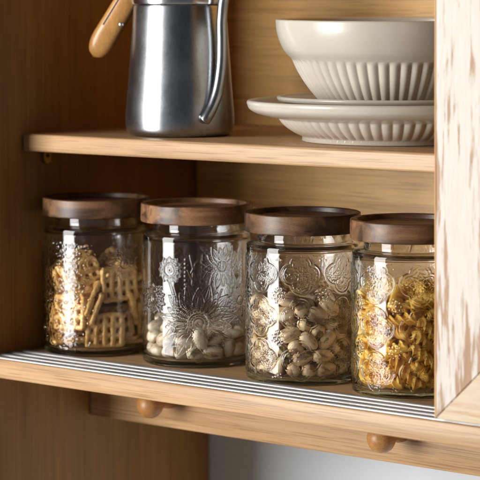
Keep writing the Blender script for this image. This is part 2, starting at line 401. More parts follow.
def flower(h, s, z, cx, cz, rc, rp, n, ph=0, sq=1.0):
    rdg = lambda q, c, w: np.exp(-((q - c) / w) ** 2)
    u, v = s - cx, (z - cz) * sq; r = np.hypot(u, v)
    near = r < rp * 1.1
    f = np.zeros_like(h)
    for layer, (off, rr) in enumerate(((0, rp), (.5, rp * .86))):
        for k in range(n):
            a = ph + 2 * PI * (k + off) / n; ca, sa = math.cos(a), math.sin(a); p = u * ca + v * sa; q = -u * sa + v * ca
            t = np.clip((p - rc) / (rr - rc), 0, 1); w = rr * .17 * np.sin(PI * t ** .75)
            on = (p > rc) & (p < rr)
            f = np.maximum(f, np.where(on, .00062 * rdg(np.abs(q) - w, 0, .0004) + .0004 * rdg(q, 0, .0003)
                     + .0005 * (np.abs(q) < w * .85) * (.5 + .5 * np.cos(p / .0016 * 2 * PI)) * rdg(np.abs(q), w * .5, .0005), 0))
    f = f + np.where(r < rc * 1.15, .0007 * rdg(r, rc, .0006) + .0005 * rdg(r, rc * .55, .0005) + .0005 * np.exp(-(r / .001) ** 2), 0)
    for k in range(max(10, int(n * 1.6))):
        a = 2 * PI * k / max(10, int(n * 1.6)); f = f + .0006 * np.exp(-(((u - rc * .78 * math.cos(a)) ** 2 + (v - rc * .78 * math.sin(a)) ** 2) / .0007 ** 2))
    return np.maximum(h, np.where(near, f, 0))
def stroke(h, s, z, pts, w=.0006, a=.0006, dots=0):
    P = [np.array(p) for p in pts]
    for p, q in zip(P, P[1:]):
        d = q - p; L = np.hypot(*d)
        t = np.clip(((s - p[0]) * d[0] + (z - p[1]) * d[1]) / L ** 2, 0, 1); dd = np.hypot(s - p[0] - t * d[0], z - p[1] - t * d[1])
        if dots: h = np.maximum(h, a * np.exp(-(dd / w) ** 2) * (.5 + .5 * np.cos(t * L / dots * 2 * PI)))
        else: h = np.maximum(h, a * np.exp(-(dd / w) ** 2))
    return h
def sunflowers(s, z):
    h = np.zeros_like(s); C = 2 * PI * R_OUT
    for base, mir in ((0, 1), (.115, 1), (-.115, 1)):
        u = (s - base + C / 2) % C - C / 2
        h = flower(h, u, z, 0.002, .0415, .0095, .0385, 11, .14)
        h = flower(h, u, z, -.026, .090, .0055, .0125, 12, 0)
        h = flower(h, u, z, .024, .093, .0045, .021, 8, .5)
        h = flower(h, u, z, .046, .060, .004, .016, 9, .1); h = flower(h, u, z, -.044, .062, .004, .014, 9, .4)
        for x0, z0, x1, z1 in ((-.026, .078, -.020, .050), (.024, .072, .014, .058), (-.006, .104, -.004, .078)):
            h = stroke(h, u, z, [(x0, z0), ((x0 + x1) / 2 + .002, (z0 + z1) / 2), (x1, z1)])
        h = stroke(h, u, z, [(-.010, .100), (-.010, .072)], .0011, .0008, .0038); h = stroke(h, u, z, [(.006, .104), (.004, .078)], .001, .0007, .0034)
        h = stroke(h, u, z, [(.036, .10), (.036, .074)], .001, .0007, .0034)
        h = stroke(h, u, z, [(-.005, .088), (-.001, .096), (.002, .099)], .0007, .0006); h = stroke(h, u, z, [(-.004, .082), (-.008, .090)], .0007, .0006)
    rng = np.random.default_rng(8)
    return h
def hammered(s, z):
    rng = np.random.default_rng(21); C = 2 * PI * R_OUT; h = np.zeros_like(s)
    n = 3800; ps = rng.uniform(0, C, n); pz = rng.uniform(.004, .108, n); pr = rng.uniform(.0007, .0013, n); pa = rng.uniform(.00015, .0005, n)
    ds, dz = C / s.shape[0], .0
    for a, b2, r, am in zip(ps, pz, pr, pa):
        i0 = int(a / ds); k = int(3 * r / ds) + 2; idx = np.arange(i0 - k, i0 + k + 1) % s.shape[0]
        zi = np.where(np.abs(z[0] - b2) < 3 * r)[0]
        if not len(zi): continue
        zi = np.arange(zi[0], zi[-1] + 1)
        S2 = s[np.ix_(idx, zi)]; Z2 = z[np.ix_(idx, zi)]; d = (S2 - a + C / 2) % C - C / 2
        h[np.ix_(idx, zi)] += am * np.exp(-((d ** 2 + (Z2 - b2) ** 2) / r ** 2))
    u = (s + C / 2) % C - C / 2
    h = h * np.clip(.62 - u / .012, .10, 1) + h * .7 * np.clip((np.abs(u) - .055) / .01, 0, 1)
    h = flower(h, u, z, .028, .088, .004, .017, 9, .3)
    return h
def jar_body(parent, fn, ang0, nphi=720):
    """closed glass solid: embossed outside, smooth inside; ang0 = angle of the pattern's origin"""
    C = 2 * PI * R_OUT
    zs = np.linspace(.0045, .1125, 244)
    s = np.linspace(0, C, nphi, endpoint=False)
    SS, ZZ = np.meshgrid(s, zs, indexing='ij')
    H = fn(SS, ZZ)
    fade = np.clip((ZZ - .0045) / .004, 0, 1) * np.clip((.1125 - ZZ) / .003, 0, 1); H = H * fade
    low_ = round_profile([(0, .0012), (.0380, .0012), (.0405, 0, .001), (.0470, 0), (R_OUT, .0, .0042), (R_OUT, .0045)], 6)[:-1]
    hi_ = round_profile([(R_OUT, .1125), (R_OUT, .1216, .0072), (.0440, .1222), (NECK, .1225, .0012), (NECK, .1310), (NECK - .0004, .1325, .0006), (NECK - .0022, .1325, .0006),
                         (NECK - .0028, .1310), (NECK - .0028, .1202, .0015), (R_IN, .1186, .006), (R_IN, .060), (R_IN, .0052, .005), (0, .0048)], 6)[1:]
    rings_r, rings_z = [], []
    prof_lo = [p for p in low_ if p[0] > 0]; prof_hi = [p for p in hi_ if p[0] > 0]
    ph = s / R_OUT + ang0; cs, sn = np.cos(ph), np.sin(ph)
    V = []
    for r, z in prof_lo: V.append(np.stack([r * cs, r * sn, np.full(nphi, z)], 1))
    for k in range(len(zs)):
        rr = R_OUT + H[:, k]; V.append(np.stack([rr * cs, rr * sn, np.full(nphi, zs[k])], 1))
    for r, z in prof_hi: V.append(np.stack([r * cs, r * sn, np.full(nphi, z)], 1))
    nr = len(V); V = np.concatenate(V)
    i = np.arange(nr - 1)[:, None] * nphi; j = np.arange(nphi)[None]; k = (j + 1) % nphi
    F = np.stack([i + j, i + k, i + nphi + k, i + nphi + j], -1).reshape(-1, 4).tolist()
    c0 = len(V); V = np.concatenate([V, [[0, 0, .0012], [0, 0, .0048]]]); top = (nr - 1) * nphi
    F += [[c0, (q + 1) % nphi, q] for q in range(nphi)] + [[c0 + 1, top + q, top + (q + 1) % nphi] for q in range(nphi)]
    me = bpy.data.meshes.new('glass_body'); me.from_pydata(V.tolist(), [], F); me.update()
    return link('glass_body', me, M['glass'], parent, True, None)
def jar_lid(parent, m, spin):
    prof = round_profile([(0, .1440), (.0458, .1440), (.0466, .1482, .0008), (.0524, .1482, .0012), (.0526, .1312, .0014), (.0428, .1312, .0006), (.0424, .1328, .0004), (0, .1328)], 4)
    bm = lathe(prof, 128)
    o = finish('lid', bm, m, parent, angle=30); o.rotation_euler = (0, 0, spin); return o
JARS = []
for (px, py, label, fn, u0, spin) in (
    (96.5, 347.5, 'clear hammered glass jar of lattice crackers, dark walnut lid, nearest the cabinet side wall', hammered, 0.0, .5),
    (196.5, 358.2, 'clear glass jar embossed with a large sunflower, walnut lid, half empty with pale nuts', sunflowers, 0.0, 1.0),
    (302.5, 374.8, 'clear glass jar embossed with quatrefoil tiles, filled with pistachios, dark walnut lid', quatrefoil, 0.0, .2),
    (410.5, 388.3, 'clear glass jar embossed with quatrefoil tiles, filled with yellow spiral pasta, partly behind the door', quatrefoil, 0.0, 2.3)):
    p = on_plane(px, py, .322)
    JARS.append([p, label, fn])
JARS[0][0].x = max(JARS[0][0].x, WX + .0531)
for i, (p, label, fn) in enumerate(JARS):
    r_ = Vector((-p.x, -p.y, 0)).normalized()                # towards the camera
    rz = math.atan2(r_.y, r_.x) + PI / 2                     # local -Y faces the camera
    t = empty('storage_jar', (p.x, p.y, Z_LOW + .0004), TH, label, 'jar', 'walnut lidded glass jars on the lower shelf')
    off = (-PI / 2 + (rz - TH))
    a0 = [0, .0, -.03, -.62][i]
    jar_body(t, fn, off + a0)
    jar_lid(t, M['walnut'][i], [.4, .9, .15, .5][i] - TH)

# ------------------------------------------------------------------ what is in the jars
PACK = {'j3': [(-0.03452,-0.01497,0.0123,0.109,-0.044,0.375,-0.92),
 (-0.03689,0.00877,0.0123,0.158,0.985,0.072,0.012),
 (-0.00257,-0.0222,0.0123,0.834,-0.546,0.044,-0.067),
 (0.03968,-0.00857,0.0123,0.336,-0.702,-0.566,0.272),
 (-0.01932,0.03569,0.0123,0.265,-0.932,-0.236,0.067),
 (-0.00892,-0.0366,0.0123,0.39,-0.603,-0.584,0.378),
 (0.01899,-0.03586,0.0123,0.955,-0.175,-0.044,0.237),
 (0.02527,0.00721,0.0123,0.048,0.213,-0.952,-0.213),
 (0.02178,0.03425,0.0123,0.649,-0.708,0.206,-0.189),
 (0.03049,0.02221,0.0123,0.244,0.031,-0.124,-0.961),
 (0.01286,0.02594,0.0123,0.158,0.16,0.694,0.684),
 (-0.00451,0.02929,0.0123,0.432,0.902,0.022,0.011),
 (-0.02814,-0.0255,0.0123,0.034,-0.145,0.962,-0.227),
 (0.03941,0.00971,0.0123,0.607,-0.112,-0.143,0.774),
 (0.0289,-0.00456,0.01442,0.669,0.457,-0.135,0.57),
 (-0.03773,-0.00331,0.0123,0.045,0.064,-0.817,-0.571),
 (0.00343,-0.03774,0.0123,0.565,0.139,0.194,0.79),
 (-0.01595,0.0342,0.02332,0.761,0.474,-0.161,-0.413),
 (-0.03308,0.02352,0.0123,0.453,0.074,-0.144,-0.877),
 (0.02892,0.02849,0.02342,0.67,-0.633,0.234,-0.308),
 (0.01621,-0.01551,0.0123,0.964,0.265,0.002,0.007),
 (-0.01833,-0.01565,0.01488,0.441,0.179,-0.781,0.405),
 (0.01103,-0.02772,0.01511,0.031,-0.591,0.21,-0.778),
 (0.0307,-0.02318,0.0123,0.589,0.47,-0.41,-0.514),
 (-0.00079,-0.04061,0.0231,0.835,0.503,-0.196,0.107),
 (-0.03252,-0.0192,0.02338,0.097,-0.94,-0.316,-0.081),
 (-0.02647,0.00238,0.02191,0.93,-0.355,-0.085,-0.036),
 (-0.0166,0.02208,0.01474,0.458,0.124,0.88,0.022),
 (0.03637,0.01317,0.02354,0.215,0.165,0.924,0.269),
 (-0.0297,0.02766,0.02332,0.019,0.41,-0.881,0.237),
 (0.04045,-0.0033,0.0232,0.672,-0.096,-0.025,-0.734),
 (0.035,-0.02056,0.02284,0.21,0.456,-0.848,-0.168),
 (-0.00701,-0.02841,0.02258,0.914,-0.398,0.044,0.059),
 (-0.03885,0.01177,0.02335,0.078,-0.596,0.723,-0.341),
 (-0.00632,-0.03727,0.03256,0.123,0.805,0.579,0.039),
 (0.00684,0.04011,0.01533,0.645,0.455,0.486,-0.375),
 (0.01973,-0.0229,0.02119,0.076,-0.906,0.357,0.214),
 (-0.04006,-0.00656,0.02349,0.645,0.069,-0.1,0.754),
 (0.02133,0.0173,0.02141,0.06,-0.805,0.591,0.01),
 (-0.02476,-0.02835,0.02359,0.325,-0.004,0.188,-0.927),
 (-0.0266,0.01509,0.0217,0.752,0.171,0.626,0.116),
 (-0.00292,0.0273,0.02329,0.519,0.167,-0.186,-0.817),
 (0.01558,0.03448,0.02304,0.538,-0.066,0.313,-0.78),
 (-0.00838,0.02853,0.03461,0.023,0.037,-0.362,-0.931),
 (-0.00549,0.04032,0.01518,0.803,-0.023,0.595,0.041),
 (-0.02007,0.02064,0.03094,0.536,-0.465,0.154,0.688),
 (-0.02813,-0.00496,0.03031,0.238,0.418,0.379,0.791),
 (0.02359,-0.01095,0.02249,0.26,-0.148,-0.495,0.815),
 (-0.03864,-0.01243,0.03428,0.799,0.09,0.109,-0.584),
 (0.01009,0.02306,0.02848,0.532,0.794,-0.115,0.271),
 (0.00744,0.03691,0.03114,0.599,-0.52,-0.312,0.523),
 (0.02465,0.01547,0.03289,0.027,0.558,0.829,0.002),
 (-0.01956,-0.03567,0.01516,0.304,0.752,-0.314,0.493),
 (0.0165,-0.03708,0.02429,0.963,-0.172,-0.006,0.21),
 (0.03004,0.00049,0.02783,0.595,0.418,0.515,0.454),
 (-0.02607,0.03111,0.03435,0.772,0.528,0.276,0.219),
 (-0.00643,0.04009,0.03041,0.954,-0.265,0.089,0.105),
 (-0.02915,-0.02407,0.03427,0.874,0.377,0.01,0.306),
 (-0.01619,-0.01881,0.03073,0.35,-0.316,-0.276,0.838),
 (-0.01669,0.03488,0.04303,0.039,-0.606,0.672,-0.424),
 (0.00871,-0.02874,0.02984,0.184,-0.032,0.513,-0.838),
 (-0.02044,-0.03511,0.0321,0.818,0.415,0.2,-0.344),
 (-0.00275,-0.02801,0.04162,0.065,-0.087,-0.613,-0.783),
 (0.01983,-0.03548,0.03843,0.001,-0.455,0.361,0.814),
 (-0.02503,-0.01203,0.04032,0.774,-0.62,0.027,-0.125),
 (-0.0011,0.04058,0.04147,0.079,0.024,-0.988,0.134),
 (0.02508,0.03191,0.03462,0.051,0.33,0.938,-0.088),
 (0.04057,0.00108,0.03444,0.715,-0.048,-0.056,-0.695),
 (-0.03647,-0.01783,0.04515,0.708,0.459,-0.152,-0.514),
 (0.02601,-0.02733,0.03152,0.805,-0.3,0.244,-0.45),
 (-0.04025,0.00535,0.03556,0.724,0.197,-0.01,0.661),
 (0.03699,-0.01671,0.03392,0.156,0.523,-0.835,-0.069),
 (0.03072,0.02288,0.04505,0.888,-0.015,-0.348,0.299),
 (-0.01198,-0.0388,0.04364,0.877,-0.41,-0.13,-0.215),
 (-0.02668,0.00707,0.03786,0.773,0.216,-0.556,-0.219),
 (0.01125,-0.03596,0.04618,0.044,0.791,-0.598,0.117),
 (0.03643,0.01796,0.0346,0.687,-0.464,-0.007,-0.559),
 (-0.03578,0.0194,0.0367,0.57,0.412,0.567,-0.429),
 (0.01266,0.03557,0.04196,0.193,0.815,0.546,-0.014),
 (-0.00263,0.03003,0.04724,0.014,0.09,-0.564,-0.821),
 (0.02721,-0.01057,0.03671,0.298,0.422,-0.121,-0.848),
 (0.01068,0.03915,0.05282,0.022,-0.177,-0.628,0.757),
 (-0.0076,0.03987,0.05346,0.121,-0.106,0.98,0.113),
 (-0.03762,-0.00254,0.0452,0.075,0.102,-0.932,0.339),
 (-0.01373,0.0209,0.04675,0.198,-0.596,-0.344,-0.698),
 (-0.03629,0.01012,0.04874,0.126,-0.103,-0.006,0.987),
 (0.03869,-0.01228,0.04533,0.287,0.52,-0.776,-0.211),
 (-0.02486,0.01958,0.04453,0.73,0.073,-0.127,-0.668),
 (-0.03862,-0.01247,0.05759,0.805,0.004,-0.167,-0.569),
 (0.00019,-0.03767,0.05198,0.634,-0.421,0.246,-0.6),
 (0.00422,-0.04042,0.03807,0.572,-0.723,0.208,0.327),
 (0.02912,-0.02403,0.0431,0.498,0.038,-0.045,0.865),
 (0.03275,0.00269,0.04283,0.643,0.67,-0.339,0.151),
 (-0.01737,-0.02233,0.04579,0.7,-0.114,0.64,-0.295),
 (-0.03535,0.02009,0.05475,0.109,-0.59,0.28,-0.75),
 (-0.00691,0.02698,0.05846,0.212,0.945,-0.231,-0.096),
 (0.013,-0.02211,0.04062,0.184,-0.017,-0.134,0.974),
 (-0.02562,-0.03154,0.04678,0.881,-0.088,-0.358,-0.297),
 (0.03542,0.01295,0.04922,0.131,-0.158,-0.018,-0.979),
 (-0.01192,-0.02871,0.05498,0.582,-0.378,0.719,-0.045),
 (0.01499,0.02192,0.04451,0.789,-0.397,0.367,0.292),
 (-0.02393,0.0328,0.05453,0.892,-0.249,-0.318,0.203),
 (-0.02464,-0.01188,0.05372,0.683,-0.676,-0.242,-0.132),
 (0.01911,-0.01399,0.04796,0.684,0.148,0.683,0.208),
 (0.0392,-0.01056,0.05785,0.352,0.503,-0.762,-0.203),
 (0.01594,0.00891,0.05441,0.376,0.273,0.566,0.681),
 (-0.00497,-0.01822,0.05286,0.377,-0.824,0.422,0.017),
 (-0.01703,0.00739,0.05434,0.133,-0.919,0.328,-0.174),
 (-0.02877,-0.02467,0.05607,0.975,-0.088,-0.149,0.142),
 (0.00403,0.01297,0.06045,0.531,0.494,-0.606,-0.326),
 (0.02254,-0.03018,0.05193,0.847,0.353,-0.254,-0.306),
 (-0.04033,0.00496,0.05912,0.735,0.07,-0.416,0.531),
 (0.02416,0.03275,0.04962,0.524,0.38,0.667,-0.369),
 (-0.00243,-0.03752,0.06415,0.665,-0.231,-0.115,0.701),
 (0.03288,-0.02398,0.05735,0.53,0.522,0.54,-0.393),
 (0.04004,0.0069,0.05784,0.178,-0.731,0.594,0.285),
 (-0.0023,-0.00077,0.0531,0.331,-0.66,0.672,0.055),
 (-0.01007,0.01418,0.06216,0.456,0.784,-0.42,-0.029),
 (0.02704,-0.00513,0.05052,0.909,0.054,-0.063,-0.409),
 (0.00866,-0.02525,0.05461,0.453,-0.616,-0.167,0.622),
 (-0.04005,-0.00657,0.06855,0.163,-0.629,-0.664,0.371),
 (0.00727,0.02951,0.05894,0.003,-0.594,-0.549,-0.588),
 (-0.0136,-0.0048,0.06161,0.845,0.413,0.209,-0.269),
 (0.01198,-0.00372,0.05767,0.247,0.885,-0.213,-0.331),
 (-0.01716,-0.03677,0.06118,0.651,-0.723,0.102,-0.207),
 (0.02138,0.02096,0.05592,0.137,-0.405,-0.721,-0.545),
 (0.01242,-0.03865,0.05997,0.491,0.834,0.23,-0.104),
 (0.04042,-0.0037,0.06825,0.5,-0.455,0.289,-0.678),
 (0.02554,-0.01057,0.06164,0.444,0.453,0.41,0.655),
 (-0.01669,-0.01904,0.0654,0.21,-0.409,0.515,-0.723),
 (-0.00781,0.03983,0.06593,0.598,0.784,-0.007,0.165),
 (0.0186,-0.02191,0.06514,0.238,-0.543,0.443,0.672),
 (-0.02501,0.02189,0.06045,0.197,-0.823,0.4,0.351),
 (0.02202,0.03415,0.066,0.135,-0.408,-0.207,0.879),
 (0.00024,-0.02266,0.06558,0.241,-0.127,0.57,0.775),
 (-0.02845,-0.00136,0.05705,0.459,-0.307,-0.429,-0.715),
 (-0.0193,0.03138,0.06868,0.921,-0.06,-0.007,-0.385),
 (0.00993,0.03937,0.07185,0.217,0.186,0.911,-0.297),
 (-0.00144,0.02403,0.0699,0.68,-0.035,0.114,-0.724),
 (-0.02265,0.01655,0.07196,0.498,-0.852,0.013,0.16),
 (0.00279,-0.01167,0.0608,0.319,0.16,-0.09,0.93),
 (0.02794,0.00721,0.06073,0.631,0.005,-0.17,0.757),
 (-0.02682,-0.01092,0.06799,0.414,0.386,-0.03,-0.824),
 (0.0169,0.00657,0.06664,0.122,0.815,-0.563,-0.056),
 (0.02221,-0.03322,0.06737,0.164,-0.356,-0.129,-0.911),
 (0.03321,0.02334,0.05978,0.822,-0.304,0.343,-0.337),
 (-0.01404,-0.03798,0.07376,0.165,-0.092,-0.522,0.832),
 (-0.02546,0.00795,0.06383,0.321,-0.083,0.424,0.843),
 (0.03827,0.01354,0.07115,0.745,-0.317,0.012,-0.586),
 (0.02119,0.02048,0.06976,0.906,-0.391,0.137,-0.08),
 (0.01201,-0.01194,0.06949,0.9,-0.049,0.274,0.335),
 (-0.03029,-0.027,0.06777,0.644,-0.647,0.278,-0.3),
 (0.0315,-0.01488,0.07172,0.79,0.413,-0.008,-0.452),
 (-0.0005,0.00056,0.06818,0.229,-0.959,0.022,-0.167),
 (-0.00919,-0.02365,0.07395,0.111,0.674,-0.676,-0.277)],
'j2': [(0.0157,-0.03742,0.0123,0.119,-0.157,0.781,-0.592),
 (-0.01289,0.01247,0.0123,0.754,-0.471,0.243,-0.388),
 (-0.02579,0.00548,0.0123,0.025,0,0.02,0.999),
 (-0.01137,-0.01681,0.0123,0.66,-0.192,0.203,-0.697),
 (-0.01253,-0.0354,0.0123,0.514,0.15,-0.237,-0.811),
 (0.01334,-0.00066,0.0123,0.054,0.077,-0.817,-0.57),
 (0.01243,-0.0251,0.0123,0.006,0.126,-0.991,-0.043),
 (0.01632,0.03384,0.0123,0.212,0.867,0.438,0.107),
 (0.02858,-0.00102,0.0123,0.556,0.446,-0.439,-0.547),
 (-0.0298,0.02281,0.0123,0.633,-0.722,0.21,-0.184),
 (-0.00034,-0.03785,0.0123,0.473,-0.263,0.408,-0.735),
 (-0.02487,-0.00692,0.0123,0.755,0.655,-0.002,-0.002),
 (-0.01188,0.03564,0.0123,0.554,0.316,0.381,0.669),
 (0.00381,-0.01512,0.0123,0.057,-0.97,-0.236,0.014),
 (-0.03862,0.01282,0.01532,0.658,0.331,0.662,-0.139),
 (-0.02347,-0.02943,0.0123,0.526,-0.102,0.161,-0.829),
 (-0.00473,-0.00319,0.0123,0.872,-0.442,0.095,-0.188),
 (0.03387,0.01668,0.0123,0.79,-0.453,-0.205,0.358),
 (0.02158,-0.01397,0.0123,0.08,0.281,0.919,0.263),
 (0.00285,0.04048,0.0123,0.027,-0.022,-0.621,0.783),
 (0.03726,-0.01608,0.0123,0.184,0.518,-0.787,-0.279),
 (-0.04054,-0.00185,0.0123,0.092,0.685,0.717,0.096),
 (0.01625,0.01205,0.0123,0.945,0.327,0.006,0.018),
 (0.00023,0.0196,0.0123,0.992,0.117,0.005,0.04),
 (-0.0229,0.03364,0.01531,0.315,-0.532,0.506,0.601),
 (-0.03542,-0.0198,0.0123,0.416,0.289,0.492,0.709),
 (0.04051,0.00229,0.0123,0.72,-0.1,0.095,-0.68),
 (-0.0227,0.01196,0.02234,0.041,-0.198,-0.741,0.641),
 (-0.02241,-0.0159,0.02033,0.231,-0.947,-0.174,-0.137),
 (-0.0005,-0.02676,0.02091,0.902,-0.312,-0.191,-0.228),
 (0.03347,-0.01676,0.02395,0.589,0.797,-0.128,0.05),
 (0.02645,0.02665,0.0123,0.901,0.031,0.015,0.433),
 (-0.02993,-0.00069,0.02247,0.066,0.054,0.273,-0.958),
 (0.00041,0.00706,0.01525,0.107,0.797,0.177,-0.568),
 (0.01311,0.0172,0.02323,0.879,0.454,-0.115,-0.082),
 (0.00206,0.02955,0.01932,0.628,0.762,-0.135,0.075),
 (-0.00273,-0.01504,0.02488,0.639,-0.692,-0.07,-0.329),
 (0.02914,-0.02841,0.01538,0.245,0.6,0.165,-0.744),
 (-0.01562,0.02486,0.02203,0.447,0.821,0.184,0.305),
 (0.03944,0.00957,0.02369,0.581,0.523,-0.55,-0.293),
 (0.0215,0.03079,0.02323,0.04,-0.409,0.904,-0.119),
 (0.01511,0.00245,0.02401,0.349,-0.006,0.319,0.881),
 (-0.00321,0.04045,0.024,0.111,0.065,0.664,-0.737),
 (-0.03235,0.02449,0.02435,0.789,-0.424,-0.213,0.391),
 (-0.00561,0.01729,0.02388,0.71,-0.609,-0.317,0.157),
 (-0.01952,0.03558,0.03011,0.299,-0.914,-0.189,0.2),
 (0.00503,-0.00558,0.02358,0.129,-0.954,0.264,0.063),
 (-0.03733,0.00747,0.02952,0.013,-0.213,0.977,0.015),
 (0.01668,-0.02981,0.02401,0.3,0.1,0.384,-0.868),
 (-0.01375,-0.02501,0.02501,0.181,-0.824,-0.384,-0.375),
 (0.01173,0.03749,0.02589,0.635,-0.023,-0.69,-0.346),
 (0.03237,-0.00434,0.02382,0.649,-0.742,0.156,0.061),
 (-0.00102,0.02912,0.03142,0.103,0.968,-0.201,0.111),
 (-0.0378,-0.01477,0.02414,0.148,0.811,-0.567,0.012),
 (0.00483,-0.04041,0.02561,0.724,-0.315,0.556,0.262),
 (0.00056,0.00846,0.03017,0.233,0.005,-0.336,-0.913),
 (-0.01295,-0.00091,0.02303,0.388,0.282,-0.353,-0.804),
 (-0.02699,-0.01369,0.03087,0.625,-0.085,0.124,0.766),
 (0.01402,-0.01759,0.02334,0.12,-0.229,0.964,-0.061),
 (0.02724,0.00863,0.0253,0.506,-0.305,0.619,0.517),
 (0.03064,0.0225,0.02476,0.095,-0.894,-0.298,0.32),
 (-0.01894,0.01873,0.03224,0.066,0.009,0.459,0.886),
 (-0.0199,0.00545,0.03381,0.009,-0.075,0.905,0.419),
 (-0.00975,-0.03794,0.02397,0.07,-0.162,0.293,-0.94),
 (-0.03416,0.0219,0.03647,0.461,0.132,-0.235,-0.845),
 (-0.02777,-0.02965,0.02476,0.055,0.89,-0.33,0.308)],
'j4': [(-0.03978,-0.00393,0.0115,0.483,-0.465,-0.514,0.534),
 (0.03487,-0.01943,0.0115,0.302,0.406,-0.692,-0.515),
 (0.01965,0.02259,0.0115,0.158,-0.349,0.841,-0.382),
 (-0.02411,-0.03176,0.0115,0.943,0.101,-0.034,-0.317),
 (0.038,0.01217,0.0115,0.24,0.771,-0.563,-0.175),
 (-0.03006,-0.00144,0.01595,0.338,0.654,-0.674,-0.057),
 (-0.03016,0.02655,0.0115,0.14,-0.391,0.857,-0.306),
 (-0.02116,-0.02063,0.0115,0.322,0.169,0.434,0.824),
 (-0.01523,0.02715,0.01607,0.369,-0.488,-0.774,0.164),
 (0.01026,-0.02179,0.0115,0.968,0.249,-0.005,-0.018),
 (0.00903,-0.03369,0.0115,0.801,0.591,-0.057,-0.078),
 (0.02883,0.00712,0.01728,0.555,0.567,-0.158,-0.588),
 (-0.02376,0.02067,0.01629,0.784,-0.022,0.283,-0.552),
 (-0.00138,0.04024,0.0115,0.012,0.015,-0.783,-0.622),
 (0.03311,-0.02247,0.0211,0.152,-0.443,0.833,-0.295),
 (0.01215,0.0282,0.01546,0.426,-0.068,-0.259,-0.864),
 (-0.0282,0.01258,0.02072,0.058,-0.883,0.465,-0.003),
 (0.00339,0.03977,0.02086,0.592,-0.804,0.046,-0.014),
 (0.03242,0.02339,0.02096,0.459,0.763,-0.384,-0.243),
 (0.00324,-0.03018,0.01988,0.509,0.007,-0.07,0.858),
 (-0.02327,0.03252,0.03098,0.301,0.033,-0.146,-0.942),
 (-0.00801,-0.04029,0.01983,0.064,-0.407,-0.296,-0.862),
 (0.03215,-0.00683,0.02119,0.858,0.208,0.1,0.458),
 (-0.03985,0.0008,0.02094,0.35,0.605,-0.628,-0.341),
 (0.03836,-0.01205,0.03036,0.576,0.13,-0.221,-0.776),
 (-0.03307,-0.0098,0.02846,0.127,0.612,-0.779,0.053),
 (-0.00585,-0.03203,0.02295,0.71,0.532,-0.368,-0.279),
 (0.03223,-0.00454,0.03419,0.515,-0.673,0.029,-0.53),
 (0.00814,0.03908,0.03016,0.994,0.029,0.027,-0.105),
 (-0.02829,-0.0285,0.02116,0.273,0.265,0.619,0.687),
 (0.03448,0.01992,0.03056,0.358,-0.789,0.465,-0.184),
 (0.01447,0.02749,0.03011,0.486,0.147,-0.753,0.418),
 (-0.01668,-0.02684,0.03042,0.185,0.288,0.909,0.237),
 (-0.03957,0.00484,0.03052,0.66,0.058,-0.097,-0.742),
 (0.00695,0.02275,0.02793,0.825,0.345,-0.283,-0.346),
 (-0.02963,0.00628,0.03364,0.257,-0.58,0.568,-0.525),
 (-0.0198,-0.03496,0.03641,0.287,0.153,0.898,0.297),
 (0.03344,0.00624,0.03637,0.382,0.106,0.616,0.68),
 (0.00937,-0.02944,0.02793,0.479,-0.776,0.153,0.38),
 (-0.01097,0.02796,0.03626,0.028,-0.19,0.94,-0.283),
 (0.01671,-0.01775,0.03717,0.073,-0.189,0.763,0.614),
 (0.01197,0.03823,0.03962,0.148,0.048,0.087,0.984),
 (0.02032,0.01373,0.04187,0.658,0.702,-0.267,-0.054),
 (0.00891,-0.03966,0.03135,0.095,-0.353,-0.021,-0.931),
 (-0.02154,-0.02396,0.03971,0.987,-0.151,0.04,0.041),
 (0.02968,-0.02765,0.03834,0.404,-0.262,0.864,-0.146),
 (0.02901,0.0199,0.04003,0.114,-0.241,-0.882,0.39),
 (-0.02672,-0.0142,0.03964,0.003,-0.046,0.975,-0.218),
 (0.00942,-0.03497,0.04233,0.463,0.022,-0.698,-0.546),
 (0.03671,0.01633,0.05228,0.778,-0.28,0.418,-0.375),
 (-0.00784,-0.02332,0.04807,0.82,0.175,-0.028,-0.545),
 (-0.03893,0.00867,0.04016,0.444,-0.642,-0.51,0.362),
 (-0.01525,-0.03021,0.05019,0.425,-0.285,-0.36,0.78),
 (0.01435,-0.03831,0.05105,0.335,-0.266,-0.507,-0.748),
 (0.01125,-0.02353,0.04383,0.111,0.069,0.975,0.182),
 (-0.03024,-0.02636,0.05022,0.391,-0.198,-0.718,0.541),
 (-0.0263,0.03191,0.05205,0.596,-0.043,0.79,-0.14),
 (0.03007,-0.0062,0.05437,0.254,0.244,0.494,0.795),
 (0.00397,-0.02924,0.0561,0.029,0.091,-0.398,0.912),
 (0.00858,0.02288,0.04734,0.06,0.089,0.908,-0.406),
 (0.02199,-0.02332,0.0602,0.013,-0.863,-0.255,0.437),
 (-0.00948,0.03493,0.04379,0.992,0.025,-0.115,-0.037),
 (0.02259,0.03285,0.04823,0.054,0.297,0.879,0.369),
 (-0.01434,-0.03727,0.06137,0.132,-0.168,-0.328,0.92),
 (-0.03981,0.00281,0.05005,0.67,-0.294,-0.309,0.607),
 (-0.02136,0.02244,0.05443,0.101,0.156,0.491,-0.851),
 (-0.00729,0.03696,0.05937,0.605,0.733,-0.231,0.209),
 (-0.01889,0.01242,0.05174,0.252,-0.049,0.928,0.269),
 (0.04083,-0.00683,0.06252,0.009,-0.726,-0.211,0.655),
 (0.02291,-0.03356,0.05894,0.391,0.122,-0.857,-0.313),
 (0.02678,-0.01313,0.06057,0.242,0.035,0.582,0.776),
 (-0.02383,-0.01957,0.0669,0.291,-0.009,0.677,-0.676),
 (0.01808,0.00906,0.06192,0.24,-0.949,-0.085,-0.184),
 (0.00856,0.02955,0.05563,0.002,-0.062,0.03,0.998),
 (0.02292,-0.00109,0.06563,0.001,-0.082,0.936,-0.341),
 (-0.01628,-0.02704,0.06786,0.202,-0.031,-0.173,-0.963),
